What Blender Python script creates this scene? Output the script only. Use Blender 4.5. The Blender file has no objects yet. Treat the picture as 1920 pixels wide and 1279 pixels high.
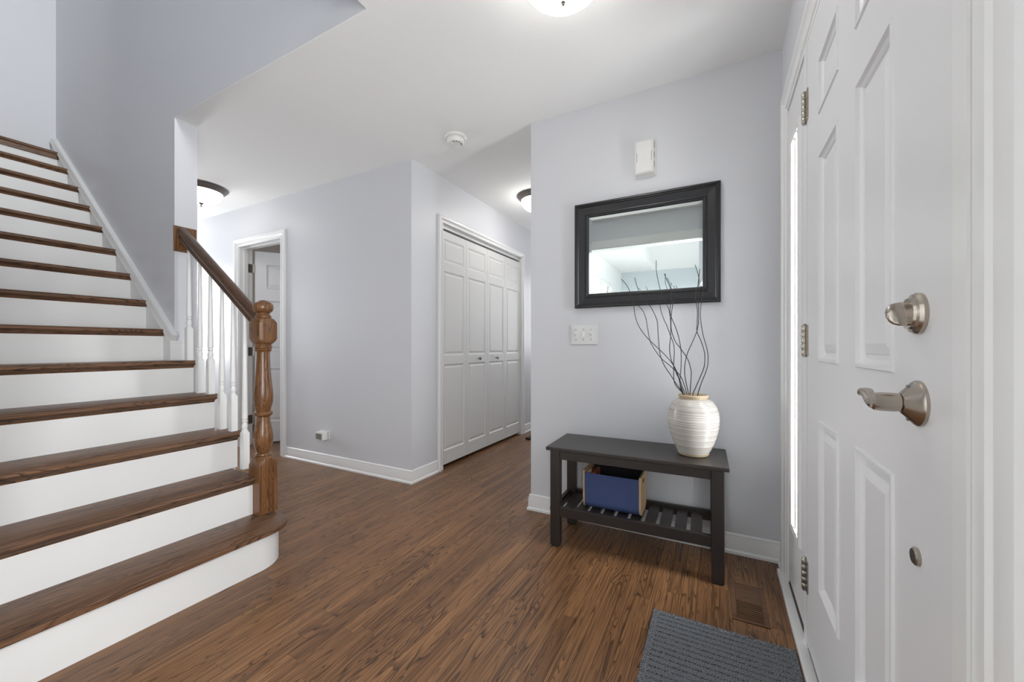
import bpy, bmesh, math, random
from mathutils import Vector
random.seed(7)
PI = math.pi
sc = bpy.context.scene
C = sc.collection

# ------------------------------------------------------------------ camera
FPX, HORIZON, YAW, EYE = 733.5, 649.3, 0.48476, 1.03
cam = bpy.data.cameras.new('camera')
cam.sensor_width = 36.0
cam.lens = 36.0 * FPX / 1920.0
cam.shift_y = (HORIZON - 639.5) / 1920.0
cam.clip_start = 0.02
camo = bpy.data.objects.new('camera', cam)
C.objects.link(camo)
camo.location = (0, 0, EYE)
camo.rotation_euler = (PI / 2, 0, YAW)
sc.camera = camo

# ------------------------------------------------------------------ world, lights, exposure
sc.view_settings.view_transform = 'Standard'
sc.view_settings.look = 'None'
sc.view_settings.gamma = 1.0
sc.view_settings.use_curve_mapping = False
sc.view_settings.exposure = 0.18
w = bpy.data.worlds.new('daylight')
sc.world = w
w.use_nodes = True
w.node_tree.nodes['Background'].inputs[0].default_value = (0.95, 0.98, 1.0, 1)
w.node_tree.nodes['Background'].inputs[1].default_value = 0.5


def area(name, loc, rot, sx, sy, power, col=(1, 1, 1), spread=180):
    l = bpy.data.lights.new(name, 'AREA')
    l.shape = 'RECTANGLE'
    l.size, l.size_y, l.energy, l.color = sx, sy, power, col
    l.spread = math.radians(spread)
    o = bpy.data.objects.new(name, l)
    C.objects.link(o)
    o.location, o.rotation_euler = loc, rot
    return o


DAY = (0.965, 0.985, 1.0)
# watts of daylight in each window opening, most of these added for fill; emission strength of the lit lamp bowls
POWER = dict(uphall=9, front=20, side=6, sidelight=27, upper=36, passage=5, hall=16, foyer=11, entry=80, room=20, west=66, hallend=16)
area('added_fill_upper_room', (-4.675, -1.47, 4.1), (PI / 2, 0, 0), 0.65, 1.2, POWER['uphall'], DAY)             # faces +Y; added to light the head of the stairs, window unseen
area('added_fill_front', (0.36, -2.05, 1.35), (PI / 2, 0, PI / 2), 1.5, 1.4, POWER['front'], DAY)         # faces -X; added living room daylight, window unseen
area('daylight_side_window', (-1.74, -1.925, 1.56), (PI / 2, 0, -PI / 2), 1.1, 1.05, POWER['side'], DAY)        # faces +X
area('daylight_sidelight', (0.40, 1.85, 1.08), (PI / 2, 0, PI / 2), 0.2, 1.55, POWER['sidelight'], DAY)         # faces -X
area('added_fill_upper', (0.36, 0.47, 3.95), (PI / 2, 0, PI / 2), 0.62, 1.4, POWER['upper'], DAY, 75)          # faces -X; added to light the upper risers, window unseen
area('added_fill_entry', (0.36, -0.515, 1.4), (PI / 2, 0, PI / 2), 0.82, 1.3, POWER['entry'], DAY)            # faces -X; added to light the lower risers, window unseen
area('added_fill_room', (-3.4, 4.55, 1.5), (PI / 2, 0, PI), 0.9, 1.1, POWER['room'], DAY)                   # faces -Y; added to brighten the room behind the inner door, window unseen
area('added_fill_passage', (-6.29, 1.765, 1.45), (PI / 2, 0, -PI / 2), 0.7, 1.2, POWER['west'], DAY)           # faces +X; added fill for the passage, window unseen
area('added_fill_hall', (-1.54, 5.59, 1.5), (PI / 2, 0, PI), 0.75, 1.2, POWER['hallend'], DAY)                # faces -Y; added hall fill, window hidden behind the mirror wall
sc.cycles.diffuse_bounces = 4
sc.cycles.glossy_bounces = 3
sc.cycles.max_bounces = 7


# ------------------------------------------------------------------ materials
def new_mat(name):
    m = bpy.data.materials.new(name)
    m.use_nodes = True
    nt = m.node_tree
    return m, nt, nt.nodes['Principled BSDF']


def node(nt, typ, **kw):
    n = nt.nodes.new(typ)
    for k, v in kw.items():
        setattr(n, k, v)
    return n


def mat(name, col, rough=0.5, metal=0.0, spec=0.5, bump=0.0, bscale=200.0, coat=0.0, var=0.0):
    m, nt, b = new_mat(name)
    b.inputs['Base Color'].default_value = (*col, 1)
    b.inputs['Roughness'].default_value = rough
    b.inputs['Metallic'].default_value = metal
    b.inputs['Specular IOR Level'].default_value = spec
    b.inputs['Coat Weight'].default_value = coat
    tc = node(nt, 'ShaderNodeTexCoord')
    if bump > 0:
        n = node(nt, 'ShaderNodeTexNoise')
        n.inputs['Scale'].default_value = bscale
        n.inputs['Detail'].default_value = 3
        nt.links.new(tc.outputs['Object'], n.inputs['Vector'])
        bp = node(nt, 'ShaderNodeBump')
        bp.inputs['Strength'].default_value = bump
        bp.inputs['Distance'].default_value = 0.002
        nt.links.new(n.outputs['Fac'], bp.inputs['Height'])
        nt.links.new(bp.outputs['Normal'], b.inputs['Normal'])
    if var > 0:
        n = node(nt, 'ShaderNodeTexNoise')
        n.inputs['Scale'].default_value = 3.0
        nt.links.new(tc.outputs['Object'], n.inputs['Vector'])
        r = node(nt, 'ShaderNodeValToRGB')
        r.color_ramp.elements[0].position = 0.3
        r.color_ramp.elements[1].position = 0.7
        r.color_ramp.elements[0].color = (*[c * (1 - var) for c in col], 1)
        r.color_ramp.elements[1].color = (*[min(1, c * (1 + var)) for c in col], 1)
        nt.links.new(n.outputs['Fac'], r.inputs['Fac'])
        nt.links.new(r.outputs['Color'], b.inputs['Base Color'])
    return m


def wood(name, ca, cb, dark, axis='Y', across=9.0, along=0.8, rings=17.0, rough=0.3, pore=0.45, line=0.62, use_rnd=True, coat=0.0):
    """oak: contour lines of stretched noise for the cathedral figure, fine pores along the grain"""
    m, nt, b = new_mat(name)
    L = nt.links.new
    tc = node(nt, 'ShaderNodeTexCoord')
    at = node(nt, 'ShaderNodeAttribute', attribute_name='rnd')
    off = node(nt, 'ShaderNodeVectorMath', operation='SCALE')
    off.inputs[0].default_value = (13.7, 37.1, 21.3)
    L(at.outputs['Fac'], off.inputs['Scale'])
    add = node(nt, 'ShaderNodeVectorMath', operation='ADD')
    L(tc.outputs['Object'], add.inputs[0])
    L(off.outputs[0], add.inputs[1])

    def stretched(sc_ac, sc_al):
        mp = node(nt, 'ShaderNodeMapping')
        s = [sc_ac] * 3
        s['XYZ'.index(axis)] = sc_al
        mp.inputs['Scale'].default_value = s
        L(add.outputs[0], mp.inputs['Vector'])
        return mp
    n1 = node(nt, 'ShaderNodeTexNoise')
    n1.inputs['Scale'].default_value = 1.0
    n1.inputs['Detail'].default_value = 2.0
    n1.inputs['Roughness'].default_value = 0.45
    n1.inputs['Distortion'].default_value = 0.35
    L(stretched(across, along).outputs[0], n1.inputs['Vector'])
    mu = node(nt, 'ShaderNodeMath', operation='MULTIPLY')
    mu.inputs[1].default_value = rings
    L(n1.outputs['Fac'], mu.inputs[0])
    fr = node(nt, 'ShaderNodeMath', operation='FRACT')
    L(mu.outputs[0], fr.inputs[0])
    rp = node(nt, 'ShaderNodeValToRGB')
    e = rp.color_ramp.elements
    e[0].position, e[0].color = 0.0, (1, 1, 1, 1)
    e[1].position, e[1].color = 0.42, (0, 0, 0, 1)
    e2 = e.new(0.12)
    e2.color = (0.75, 0.75, 0.75, 1)
    e3 = e.new(0.96)
    e3.color = (0, 0, 0, 1)
    e4 = e.new(1.0)
    e4.color = (1, 1, 1, 1)
    L(fr.outputs[0], rp.inputs['Fac'])
    # figure comes and goes
    n3 = node(nt, 'ShaderNodeTexNoise')
    n3.inputs['Scale'].default_value = 1.0
    n3.inputs['Detail'].default_value = 1.0
    L(stretched(across * 0.9, along * 2.0).outputs[0], n3.inputs['Vector'])
    r3 = node(nt, 'ShaderNodeMapRange')
    r3.inputs['From Min'].default_value = 0.30
    r3.inputs['From Max'].default_value = 0.54
    L(n3.outputs['Fac'], r3.inputs['Value'])
    lm = node(nt, 'ShaderNodeMath', operation='MULTIPLY')
    L(rp.outputs['Color'], lm.inputs[0])
    L(r3.outputs['Result'], lm.inputs[1])
    lm2 = node(nt, 'ShaderNodeMath', operation='MULTIPLY')
    lm2.inputs[1].default_value = line
    L(lm.outputs[0], lm2.inputs[0])
    # pores
    n2 = node(nt, 'ShaderNodeTexNoise')
    n2.inputs['Scale'].default_value = 1.0
    n2.inputs['Detail'].default_value = 2.0
    L(stretched(210.0, 3.5).outputs[0], n2.inputs['Vector'])
    r2 = node(nt, 'ShaderNodeMapRange')
    r2.inputs['From Min'].default_value = 0.46
    r2.inputs['From Max'].default_value = 0.64
    r2.inputs['To Max'].default_value = pore
    L(n2.outputs['Fac'], r2.inputs['Value'])
    mx0 = node(nt, 'ShaderNodeMix', data_type='RGBA')
    mx0.inputs['A'].default_value = (*ca, 1)
    mx0.inputs['B'].default_value = (*cb, 1)
    if use_rnd:
        wn = node(nt, 'ShaderNodeTexWhiteNoise', noise_dimensions='1D')
        L(at.outputs['Fac'], wn.inputs['W'])
        L(wn.outputs['Value'], mx0.inputs['Factor'])
    else:
        mx0.inputs['Factor'].default_value = 0.5
    mx = node(nt, 'ShaderNodeMath', operation='MAXIMUM')
    L(lm2.outputs[0], mx.inputs[0])
    L(r2.outputs['Result'], mx.inputs[1])
    mx1 = node(nt, 'ShaderNodeMix', data_type='RGBA')
    L(mx.outputs[0], mx1.inputs['Factor'])
    L(mx0.outputs['Result'], mx1.inputs['A'])
    mx1.inputs['B'].default_value = (*dark, 1)
    L(mx1.outputs['Result'], b.inputs['Base Color'])
    b.inputs['Roughness'].default_value = rough
    b.inputs['Specular IOR Level'].default_value = 0.36
    b.inputs['Coat Weight'].default_value = coat
    b.inputs['Coat Roughness'].default_value = 0.2
    return m


M = {}
M['wall'] = mat('wall_paint_blue_grey', (0.665, 0.674, 0.703), 0.42)
M['ceiling'] = mat('ceiling_white', (0.89, 0.89, 0.885), 0.8, spec=0.2)
M['trim'] = mat('trim_white_semigloss', (0.80, 0.80, 0.795), 0.32)
M['door'] = mat('door_white_satin', (0.76, 0.76, 0.77), 0.38)
M['bifold'] = mat('bifold_white', (0.74, 0.74, 0.73), 0.42)
M['riser'] = mat('riser_white_paint', (0.82, 0.82, 0.81), 0.3, var=0.02)
M['skirt'] = mat('skirt_white_paint', (0.78, 0.78, 0.77), 0.35)
M['baluster'] = mat('baluster_white_paint', (0.82, 0.82, 0.81), 0.28)
M['bounce_floor'] = mat('bounce_carpet_cream', (0.70, 0.68, 0.64), 0.95, bump=0.4, bscale=400)  # pale colour chosen to bounce window light up to the ceiling
M['tan_room'] = mat('room_paint_tan', (0.55, 0.50, 0.45), 0.6)
M['bright_wall'] = mat('living_room_paint', (0.60, 0.65, 0.68), 0.5)
M['floor'] = wood('oak_floor', (0.315, 0.158, 0.070), (0.195, 0.095, 0.043), (0.020, 0.010, 0.007), 'Y', across=13, along=1.1, rings=24, line=0.9, pore=0.62, rough=0.32)
M['subfloor'] = mat('floor_joint_dark', (0.03, 0.018, 0.012), 0.7)
M['tread'] = wood('oak_tread', (0.215, 0.112, 0.060), (0.170, 0.088, 0.048), (0.014, 0.008, 0.006), 'Y', across=9, along=1.5, rings=26, line=0.92, pore=0.7, rough=0.34)
M['newel'] = wood('oak_newel', (0.235, 0.108, 0.040), (0.20, 0.090, 0.034), (0.022, 0.010, 0.006), 'Z', across=22, along=2.5, rings=14, line=0.85, pore=0.6, rough=0.28, coat=0.2)
M['rail'] = wood('oak_rail', (0.115, 0.054, 0.026), (0.10, 0.048, 0.024), (0.018, 0.009, 0.006), 'X', across=22, along=2, rings=14, line=0.8, pore=0.6, rough=0.25, coat=0.2)
M['vent'] = wood('oak_vent', (0.15, 0.074, 0.038), (0.12, 0.06, 0.03), (0.025, 0.013, 0.009), 'X', across=20, along=3, rings=9, rough=0.35)
M['bench'] = mat('bench_black_brown', (0.028, 0.022, 0.020), 0.33, var=0.12, bump=0.05, bscale=120)
M['frame'] = mat('mirror_frame_black', (0.016, 0.016, 0.018), 0.33, var=0.1)
M['nickel'] = mat('satin_nickel', (0.46, 0.41, 0.355), 0.23, metal=1.0)
M['hinge'] = mat('hinge_nickel', (0.42, 0.38, 0.33), 0.3, metal=1.0)
M['knob_dark'] = mat('closet_knob_nickel', (0.22, 0.22, 0.22), 0.2, metal=1.0)
M['plastic'] = mat('plastic_white', (0.80, 0.80, 0.78), 0.35)
M['ivory'] = mat('plastic_ivory', (0.76, 0.755, 0.73), 0.4)
M['slot'] = mat('slot_dark', (0.06, 0.06, 0.06), 0.6)
M['bronze'] = mat('lamp_bronze', (0.16, 0.14, 0.13), 0.35, metal=0.7)
M['twig'] = mat('twig_black', (0.012, 0.011, 0.011), 0.5)
M['ply'] = mat('plywood_tan', (0.52, 0.36, 0.20), 0.55, var=0.12)
M['felt'] = mat('blue_felt', (0.068, 0.095, 0.220), 0.85, spec=0.2, bump=0.5, bscale=500, var=0.08)
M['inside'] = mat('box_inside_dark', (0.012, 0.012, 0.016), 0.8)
M['orange'] = mat('orange_paper', (0.45, 0.12, 0.05), 0.6)
M['strip'] = mat('door_sweep_brown', (0.075, 0.058, 0.048), 0.45)
M['black_mat'] = mat('black_rubber', (0.02, 0.018, 0.017), 0.6)
M['grey_device'] = mat('grey_screen', (0.22, 0.21, 0.20), 0.35)


def mirror_mat():
    m, nt, b = new_mat('mirror_silver')
    b.inputs['Base Color'].default_value = (0.80, 0.86, 0.845, 1)
    b.inputs['Metallic'].default_value = 1.0
    b.inputs['Roughness'].default_value = 0.0
    return m


def lampglass(which):
    m, nt, b = new_mat('lamp_glass_lit_' + which)
    b.inputs['Base Color'].default_value = (0.9, 0.9, 0.88, 1)
    b.inputs['Roughness'].default_value = 0.25
    b.inputs['Emission Color'].default_value = (1.0, 0.975, 0.935, 1)
    b.inputs['Emission Strength'].default_value = POWER[which]
    return m


def clear(name, tint=(1, 1, 1), gloss=0.12, rough=0.03):
    m, nt, b = new_mat(name)
    nt.nodes.remove(b)
    t = node(nt, 'ShaderNodeBsdfTransparent')
    t.inputs[0].default_value = (*tint, 1)
    g = node(nt, 'ShaderNodeBsdfGlossy')
    g.inputs['Roughness'].default_value = rough
    mx = node(nt, 'ShaderNodeMixShader')
    mx.inputs[0].default_value = gloss
    nt.links.new(t.outputs[0], mx.inputs[1])
    nt.links.new(g.outputs[0], mx.inputs[2])
    nt.links.new(mx.outputs[0], nt.nodes['Material Output'].inputs['Surface'])
    return m


def vase_mat():
    """cream glaze with fine brown thrown rings, buff clay at rim and foot"""
    m, nt, b = new_mat('vase_glaze')
    L = nt.links.new
    tc = node(nt, 'ShaderNodeTexCoord')
    sp = node(nt, 'ShaderNodeSeparateXYZ')
    L(tc.outputs['Object'], sp.inputs[0])
    n = node(nt, 'ShaderNodeTexNoise')
    n.inputs['Scale'].default_value = 14
    L(tc.outputs['Object'], n.inputs['Vector'])
    ad = node(nt, 'ShaderNodeMath', operation='MULTIPLY_ADD')
    ad.inputs[1].default_value = 0.004
    L(n.outputs['Fac'], ad.inputs[0])
    L(sp.outputs['Z'], ad.inputs[2])
    n2 = node(nt, 'ShaderNodeTexNoise', noise_dimensions='1D')
    n2.inputs['Scale'].default_value = 330
    n2.inputs['Detail'].default_value = 1
    L(ad.outputs[0], n2.inputs['W'])
    rp = node(nt, 'ShaderNodeValToRGB')
    e = rp.color_ramp.elements
    e[0].position, e[0].color = 0.38, (0.30, 0.26, 0.23, 1)
    e[1].position, e[1].color = 0.50, (0.60, 0.575, 0.53, 1)
    L(n2.outputs['Fac'], rp.inputs['Fac'])
    L(rp.outputs['Color'], b.inputs['Base Color'])
    b.inputs['Roughness'].default_value = 0.16
    b.inputs['Coat Weight'].default_value = 0.0
    bp = node(nt, 'ShaderNodeBump')
    bp.inputs['Strength'].default_value = 0.25
    bp.inputs['Distance'].default_value = 0.002
    L(n2.outputs['Fac'], bp.inputs['Height'])
    L(bp.outputs['Normal'], b.inputs['Normal'])
    return m


def rug_mat():
    m, nt, b = new_mat('rug_grey_fleck')
    L = nt.links.new
    tc = node(nt, 'ShaderNodeTexCoord')
    n = node(nt, 'ShaderNodeTexNoise')
    n.inputs['Scale'].default_value = 420
    n.inputs['Detail'].default_value = 2
    L(tc.outputs['Object'], n.inputs['Vector'])
    rp = node(nt, 'ShaderNodeValToRGB')
    e = rp.color_ramp.elements
    e[0].position, e[0].color = 0.36, (0.020, 0.022, 0.026, 1)
    e[1].position, e[1].color = 0.68, (0.36, 0.38, 0.41, 1)
    L(n.outputs['Fac'], rp.inputs['Fac'])
    L(rp.outputs['Color'], b.inputs['Base Color'])
    b.inputs['Roughness'].default_value = 0.95
    b.inputs['Specular IOR Level'].default_value = 0.1
    bp = node(nt, 'ShaderNodeBump')
    bp.inputs['Strength'].default_value = 0.9
    bp.inputs['Distance'].default_value = 0.004
    L(n.outputs['Fac'], bp.inputs['Height'])
    L(bp.outputs['Normal'], b.inputs['Normal'])
    return m


M['mirror'] = mirror_mat()
for k_ in ('passage', 'hall', 'foyer'):
    M['lampglass_' + k_] = lampglass(k_)
M['glass'] = clear('window_glass')
M['plate'] = mat('switch_plate_clear', (0.66, 0.66, 0.66), 0.08, coat=0.6)
M['vase'] = vase_mat()
M['clay'] = mat('vase_buff_clay', (0.50, 0.40, 0.27), 0.4)
M['rug'] = rug_mat()


# ------------------------------------------------------------------ mesh helpers
def wloc(p):
    v = Vector((0, 0, 0))
    while p is not None:
        v += p.location
        p = p.parent
    return v


def obj(name, vf, material, parent=None, smooth=None, rnd=None, recalc=True, local=False):
    """vf = (verts, faces[, material indices]); verts in world coordinates unless local"""
    verts, faces = vf[0], vf[1]
    me = bpy.data.meshes.new(name)
    o0 = Vector((0, 0, 0)) if (parent is None or local) else wloc(parent)
    me.from_pydata([Vector(v) - o0 for v in verts], [], faces)
    if recalc:
        bm = bmesh.new()
        bm.from_mesh(me)
        bmesh.ops.recalc_face_normals(bm, faces=bm.faces)
        bm.to_mesh(me)
        bm.free()
    mats = material if isinstance(material, (list, tuple)) else [material]
    for mm in mats:
        me.materials.append(M[mm])
    if len(vf) > 2:
        for p, i in zip(me.polygons, vf[2]):
            p.material_index = i
    if smooth is not None:
        me.polygons.foreach_set('use_smooth', [True] * len(me.polygons))
        me.set_sharp_from_angle(angle=math.radians(smooth))
    if rnd is not None:
        a = me.attributes.new('rnd', 'FLOAT', 'POINT')
        vals = rnd if isinstance(rnd, (list, tuple)) else [rnd] * len(me.vertices)
        a.data.foreach_set('value', vals)
    o = bpy.data.objects.new(name, me)
    C.objects.link(o)
    if parent is not None:
        o.parent = parent
    return o


def tag(o, label, cat=None, group=None, kind=None):
    o['label'] = label
    if cat:
        o['category'] = cat
    if group:
        o['group'] = group
    if kind:
        o['kind'] = kind
    return o


def thing(name, loc, label, cat, group=None, kind=None, rz=0):
    o = bpy.data.objects.new(name, None)
    o.empty_display_size = 0.1
    C.objects.link(o)
    o.location = loc
    o.rotation_euler = (0, 0, rz)
    return tag(o, label, cat, group, kind)


def struct(name, vf, m, label, cat, **kw):
    return tag(obj(name, vf, m, **kw), label, cat, kind='structure')


def join(*vfs):
    V, Fc, I = [], [], []
    for vf in vfs:
        n = len(V)
        V += list(vf[0])
        Fc += [tuple(i + n for i in f) for f in vf[1]]
        I += list(vf[2]) if len(vf) > 2 else [0] * len(vf[1])
    return V, Fc, I


def box(x0, x1, y0, y1, z0, z1, bev=0.0):
    if bev <= 0:
        V = [(x, y, z) for z in (z0, z1) for y in (y0, y1) for x in (x0, x1)]
        return V, [(0, 2, 3, 1), (4, 5, 7, 6), (0, 1, 5, 4), (2, 6, 7, 3), (0, 4, 6, 2), (1, 3, 7, 5)]
    bm = bmesh.new()
    r = bmesh.ops.create_cube(bm, size=1.0)
    for v in bm.verts:
        v.co = Vector(((x0 + x1) / 2 + v.co.x * (x1 - x0), (y0 + y1) / 2 + v.co.y * (y1 - y0), (z0 + z1) / 2 + v.co.z * (z1 - z0)))
    bmesh.ops.bevel(bm, geom=list(bm.edges), offset=bev, segments=2, affect='EDGES', profile=0.5)
    bm.verts.index_update()
    out = ([tuple(v.co) for v in bm.verts], [tuple(v.index for v in f.verts) for f in bm.faces])
    bm.free()
    return out


def grid_solid(us, vs, holes, mp, d0, d1):
    """slab on a u,v grid with rectangular cells left out; mp(u, v, d) -> point"""
    us, vs = sorted(set(us)), sorted(set(vs))
    nu, nv = len(us) - 1, len(vs) - 1

    def solid(i, j):
        if not (0 <= i < nu and 0 <= j < nv):
            return False
        cu, cv = (us[i] + us[i + 1]) / 2, (vs[j] + vs[j + 1]) / 2
        return not any(a < cu < b and c < cv < d for a, b, c, d in holes)
    V, Fc, ix = [], [], {}

    def vid(i, j, k):
        key = (i, j, k)
        if key not in ix:
            ix[key] = len(V)
            V.append(mp(us[i], vs[j], (d0, d1)[k]))
        return ix[key]
    for i in range(nu):
        for j in range(nv):
            if not solid(i, j):
                continue
            q = [(i, j), (i + 1, j), (i + 1, j + 1), (i, j + 1)]
            Fc.append(tuple(vid(a, b, 0) for a, b in q))
            Fc.append(tuple(vid(a, b, 1) for a, b in reversed(q)))
            for di, dj, e in ((0, -1, (0, 1)), (1, 0, (1, 2)), (0, 1, (2, 3)), (-1, 0, (3, 0))):
                if not solid(i + di, j + dj):
                    a, b = q[e[0]], q[e[1]]
                    Fc.append((vid(*a, 0), vid(*b, 0), vid(*b, 1), vid(*a, 1)))
    return V, Fc


def holed(u0, u1, v0, v1, holes, mp, d0, d1):
    us, vs = [u0, u1], [v0, v1]
    for a, b, c, d in holes:
        us += [x for x in (a, b) if u0 < x < u1]
        vs += [x for x in (c, d) if v0 < x < v1]
    return grid_solid(us, vs, holes, mp, d0, d1)


def sweep(path, prof, n, closed=False, flip=False):
    """profile (w, t): w in the path's plane, t along the plane normal n; mitred corners"""
    n = Vector(n).normalized()
    P = [Vector(p) for p in path]
    N = len(P)
    sides = []
    for i in range(N if closed else N - 1):
        t = (P[(i + 1) % N] - P[i]).normalized()
        s = n.cross(t)
        sides.append(-s if flip else s)
    V, Fc = [], []
    k = len(prof)
    for i in range(N):
        if closed:
            a, b = sides[i - 1], sides[i]
        else:
            a = sides[max(i - 1, 0)]
            b = sides[min(i, N - 2)]
        m = (a + b) / (1 + a.dot(b))
        for wd, t in prof:
            V.append(P[i] + m * wd + n * t)
    for i in range(N if closed else N - 1):
        j = (i + 1) % N
        for q in range(k):
            r = (q + 1) % k
            Fc.append((i * k + q, i * k + r, j * k + r, j * k + q))
    if not closed:
        Fc.append(tuple(range(k)))
        Fc.append(tuple((N - 1) * k + q for q in reversed(range(k))))
    return V, Fc


def rings_loft(rings, cap0=True, cap1=True):
    k = len(rings[0])
    V = [p for r in rings for p in r]
    Fc = []
    for i in range(len(rings) - 1):
        for q in range(k):
            r = (q + 1) % k
            Fc.append((i * k + q, i * k + r, (i + 1) * k + r, (i + 1) * k + q))
    if cap0:
        Fc.append(tuple(reversed(range(k))))
    if cap1:
        Fc.append(tuple((len(rings) - 1) * k + q for q in range(k)))
    return V, Fc


def lathe(prof, cx, cy, seg=24, axis='Z', z0=0.0, cap0=True, cap1=True, sx=1.0):
    """prof [(r, h)]; axis Z: around (cx, cy); axis X: cx,cy are y,z and h goes along x from z0"""
    R = []
    for r, h in prof:
        ring = []
        for i in range(seg):
            a = 2 * PI * i / seg
            if axis == 'Z':
                ring.append((cx + r * math.cos(a), cy + r * math.sin(a), z0 + h))
            elif axis == 'X':
                ring.append((z0 + h, cx + r * math.cos(a), cy + r * math.sin(a)))
            else:
                ring.append((cx + r * math.cos(a), z0 + h, cy + r * math.sin(a)))
        R.append(ring)
    return rings_loft(R, cap0, cap1)


def turned(prof, cx, cy, seg=24):
    """prof [(h, r, squareness)]: 0 round, 1 square; chamfered squares in between"""
    R = []
    for h, r, s in prof:
        ring = []
        for i in range(seg):
            a = 2 * PI * i / seg
            c, d = math.cos(a), math.sin(a)
            rr = r if s == 0 else min(r / max(abs(c), abs(d)), r * (1 + s) / (abs(c) + abs(d)))
            ring.append((cx + rr * c, cy + rr * d, h))
        R.append(ring)
    return rings_loft(R)


def panel(u0, u1, v0, v1, prof, mp):
    """moulded door panel: nested rectangles (inset, depth), last one filled"""
    V, Fc = [], []
    for ins, d in prof:
        V += [mp(u0 + ins, v0 + ins, d), mp(u1 - ins, v0 + ins, d), mp(u1 - ins, v1 - ins, d), mp(u0 + ins, v1 - ins, d)]
    for i in range(len(prof) - 1):
        for q in range(4):
            r = (q + 1) % 4
            Fc.append((i * 4 + q, i * 4 + r, i * 4 + 4 + r, i * 4 + 4 + q))
    n = len(V)
    Fc.append((n - 4, n - 3, n - 2, n - 1))
    return V, Fc


def tube(pts, r0, r1, seg=6, sub=6):
    """smooth tube through points (Catmull-Rom)"""
    P = [Vector(p) for p in pts]
    Q = []
    for i in range(len(P) - 1):
        a, b, c, d = P[max(i - 1, 0)], P[i], P[i + 1], P[min(i + 2, len(P) - 1)]
        for s in range(sub):
            t = s / sub
            Q.append(0.5 * ((2 * b) + (c - a) * t + (2 * a - 5 * b + 4 * c - d) * t * t + (3 * b - a - 3 * c + d) * t ** 3))
    Q.append(P[-1])
    R = []
    for i, q in enumerate(Q):
        t = (Q[min(i + 1, len(Q) - 1)] - Q[max(i - 1, 0)]).normalized()
        u = t.cross(Vector((0, 1, 0))).normalized()
        v = t.cross(u)
        r = r0 + (r1 - r0) * i / (len(Q) - 1)
        R.append([q + (u * math.cos(2 * PI * k / seg) + v * math.sin(2 * PI * k / seg)) * r for k in range(seg)])
    return rings_loft(R)


mpY = lambda y0: (lambda u, v, d: (u, y0 + d, v))       # faces -Y
mpXp = lambda x0: (lambda u, v, d: (x0 - d, u, v))      # faces +X
mpXn = lambda x0: (lambda u, v, d: (x0 + d, u, v))      # faces -X
mpZ = lambda z0: (lambda u, v, d: (u, v, z0 + d))       # faces down (d goes up)

# ------------------------------------------------------------------ plan (metres, eye above the origin)
CEIL = 2.44
YB = 2.245          # plane of the mirror wall and of the grey wall
XD = 0.27           # entrance wall
XC = -2.035         # closet wall
XH = -1.047         # outside corner of mirror wall
YS = 1.165          # stair wall
XE = -2.966         # its free end
XV = -1.30          # edge of the stair void
ZUP = 2.663         # upper floor
TOP = 5.10

# ------------------------------------------------------------------ walls and ceilings
struct('wall_back', box(XH, 0.40, YB, YB + 0.12, 0, CEIL + 0.02), 'wall', 'pale blue-grey wall behind the bench and the black framed mirror', 'wall')
struct('wall_hall_right', box(XH, XH + 0.12, YB + 0.12, 5.5, 0, CEIL + 0.02), 'wall', 'right side wall of the narrow hall beside the closet', 'wall')
struct('wall_hall_left', holed(YB + 0.12, 5.5, 0, CEIL + 0.02, [(2.600, 4.115, -1, 2.075)], mpXp(XC), 0, 0.12), 'wall', 'pale wall around the white bifold closet', 'wall')
struct('wall_back_left', holed(-6.3, XC, 0, CEIL + 0.02, [(-4.348, -3.631, -1, 2.06)], mpY(YB), 0, 0.12), 'wall', 'grey wall with the half-open white door and a plug-in device', 'wall')
struct('wall_hall_end', holed(-2.2, -0.9, 0, CEIL + 0.02, [(-1.94, -1.14, 0.85, 2.1)], mpY(5.5), 0, 0.12), 'wall', 'wall closing the narrow hall past the closet, with an added window', 'wall')
struct('wall_closet_back', join(box(-2.75, -2.68, 2.365, 5.62, 0, CEIL)), 'subfloor', 'dark back of the closet behind the bifold doors', 'wall')
struct('wall_stair', holed(-5.107, XD + 0.13, 0, TOP, [(XE, 1, -1, CEIL + 0.004)], mpY(YS), 0, 0.119), 'wall', 'blue-grey stairwell wall rising above the white foyer ceiling', 'wall')
struct('wall_stair_near', holed(-6.3, XD - 0.001, 0, TOP, [(-1.62, 0.15, -1, 2.135), (-5.05, -4.25, ZUP, ZUP + 2.1)], mpY(-0.02), 0, 0.12), 'wall', 'stairwell wall on the camera side with a wide opening to the living room', 'wall')

struct('wall_upper_landing', box(-5.227, -5.107, 0.10, YS + 0.119, CEIL, TOP), 'wall', 'pale wall at the head of the staircase', 'wall')
struct('wall_upper_room', holed(-5.4, -3.8, ZUP, TOP, [(-5.05, -4.3, 3.45, 4.75)], mpY(-1.5), 0, 0.1), 'wall', 'upper room wall with an added window beside the head of the staircase', 'wall')
struct('wall_upper_room_left', box(-5.4, -5.3, -1.4, -0.02, ZUP, TOP), 'wall', 'left wall of the upper room beside the head of the staircase', 'wall')
struct('wall_upper_room_right', box(-3.9, -3.8, -1.4, -0.02, ZUP, TOP), 'wall', 'right wall of the upper room beside the head of the staircase', 'wall')
struct('wall_upper_front', holed(0.10, YS, CEIL + 0.01, TOP, [(0.14, 0.80, 3.2, 4.7)], mpXn(XD), 0, 0.13), 'wall', 'upper entrance wall with an added window above the foyer ceiling', 'wall')
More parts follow.
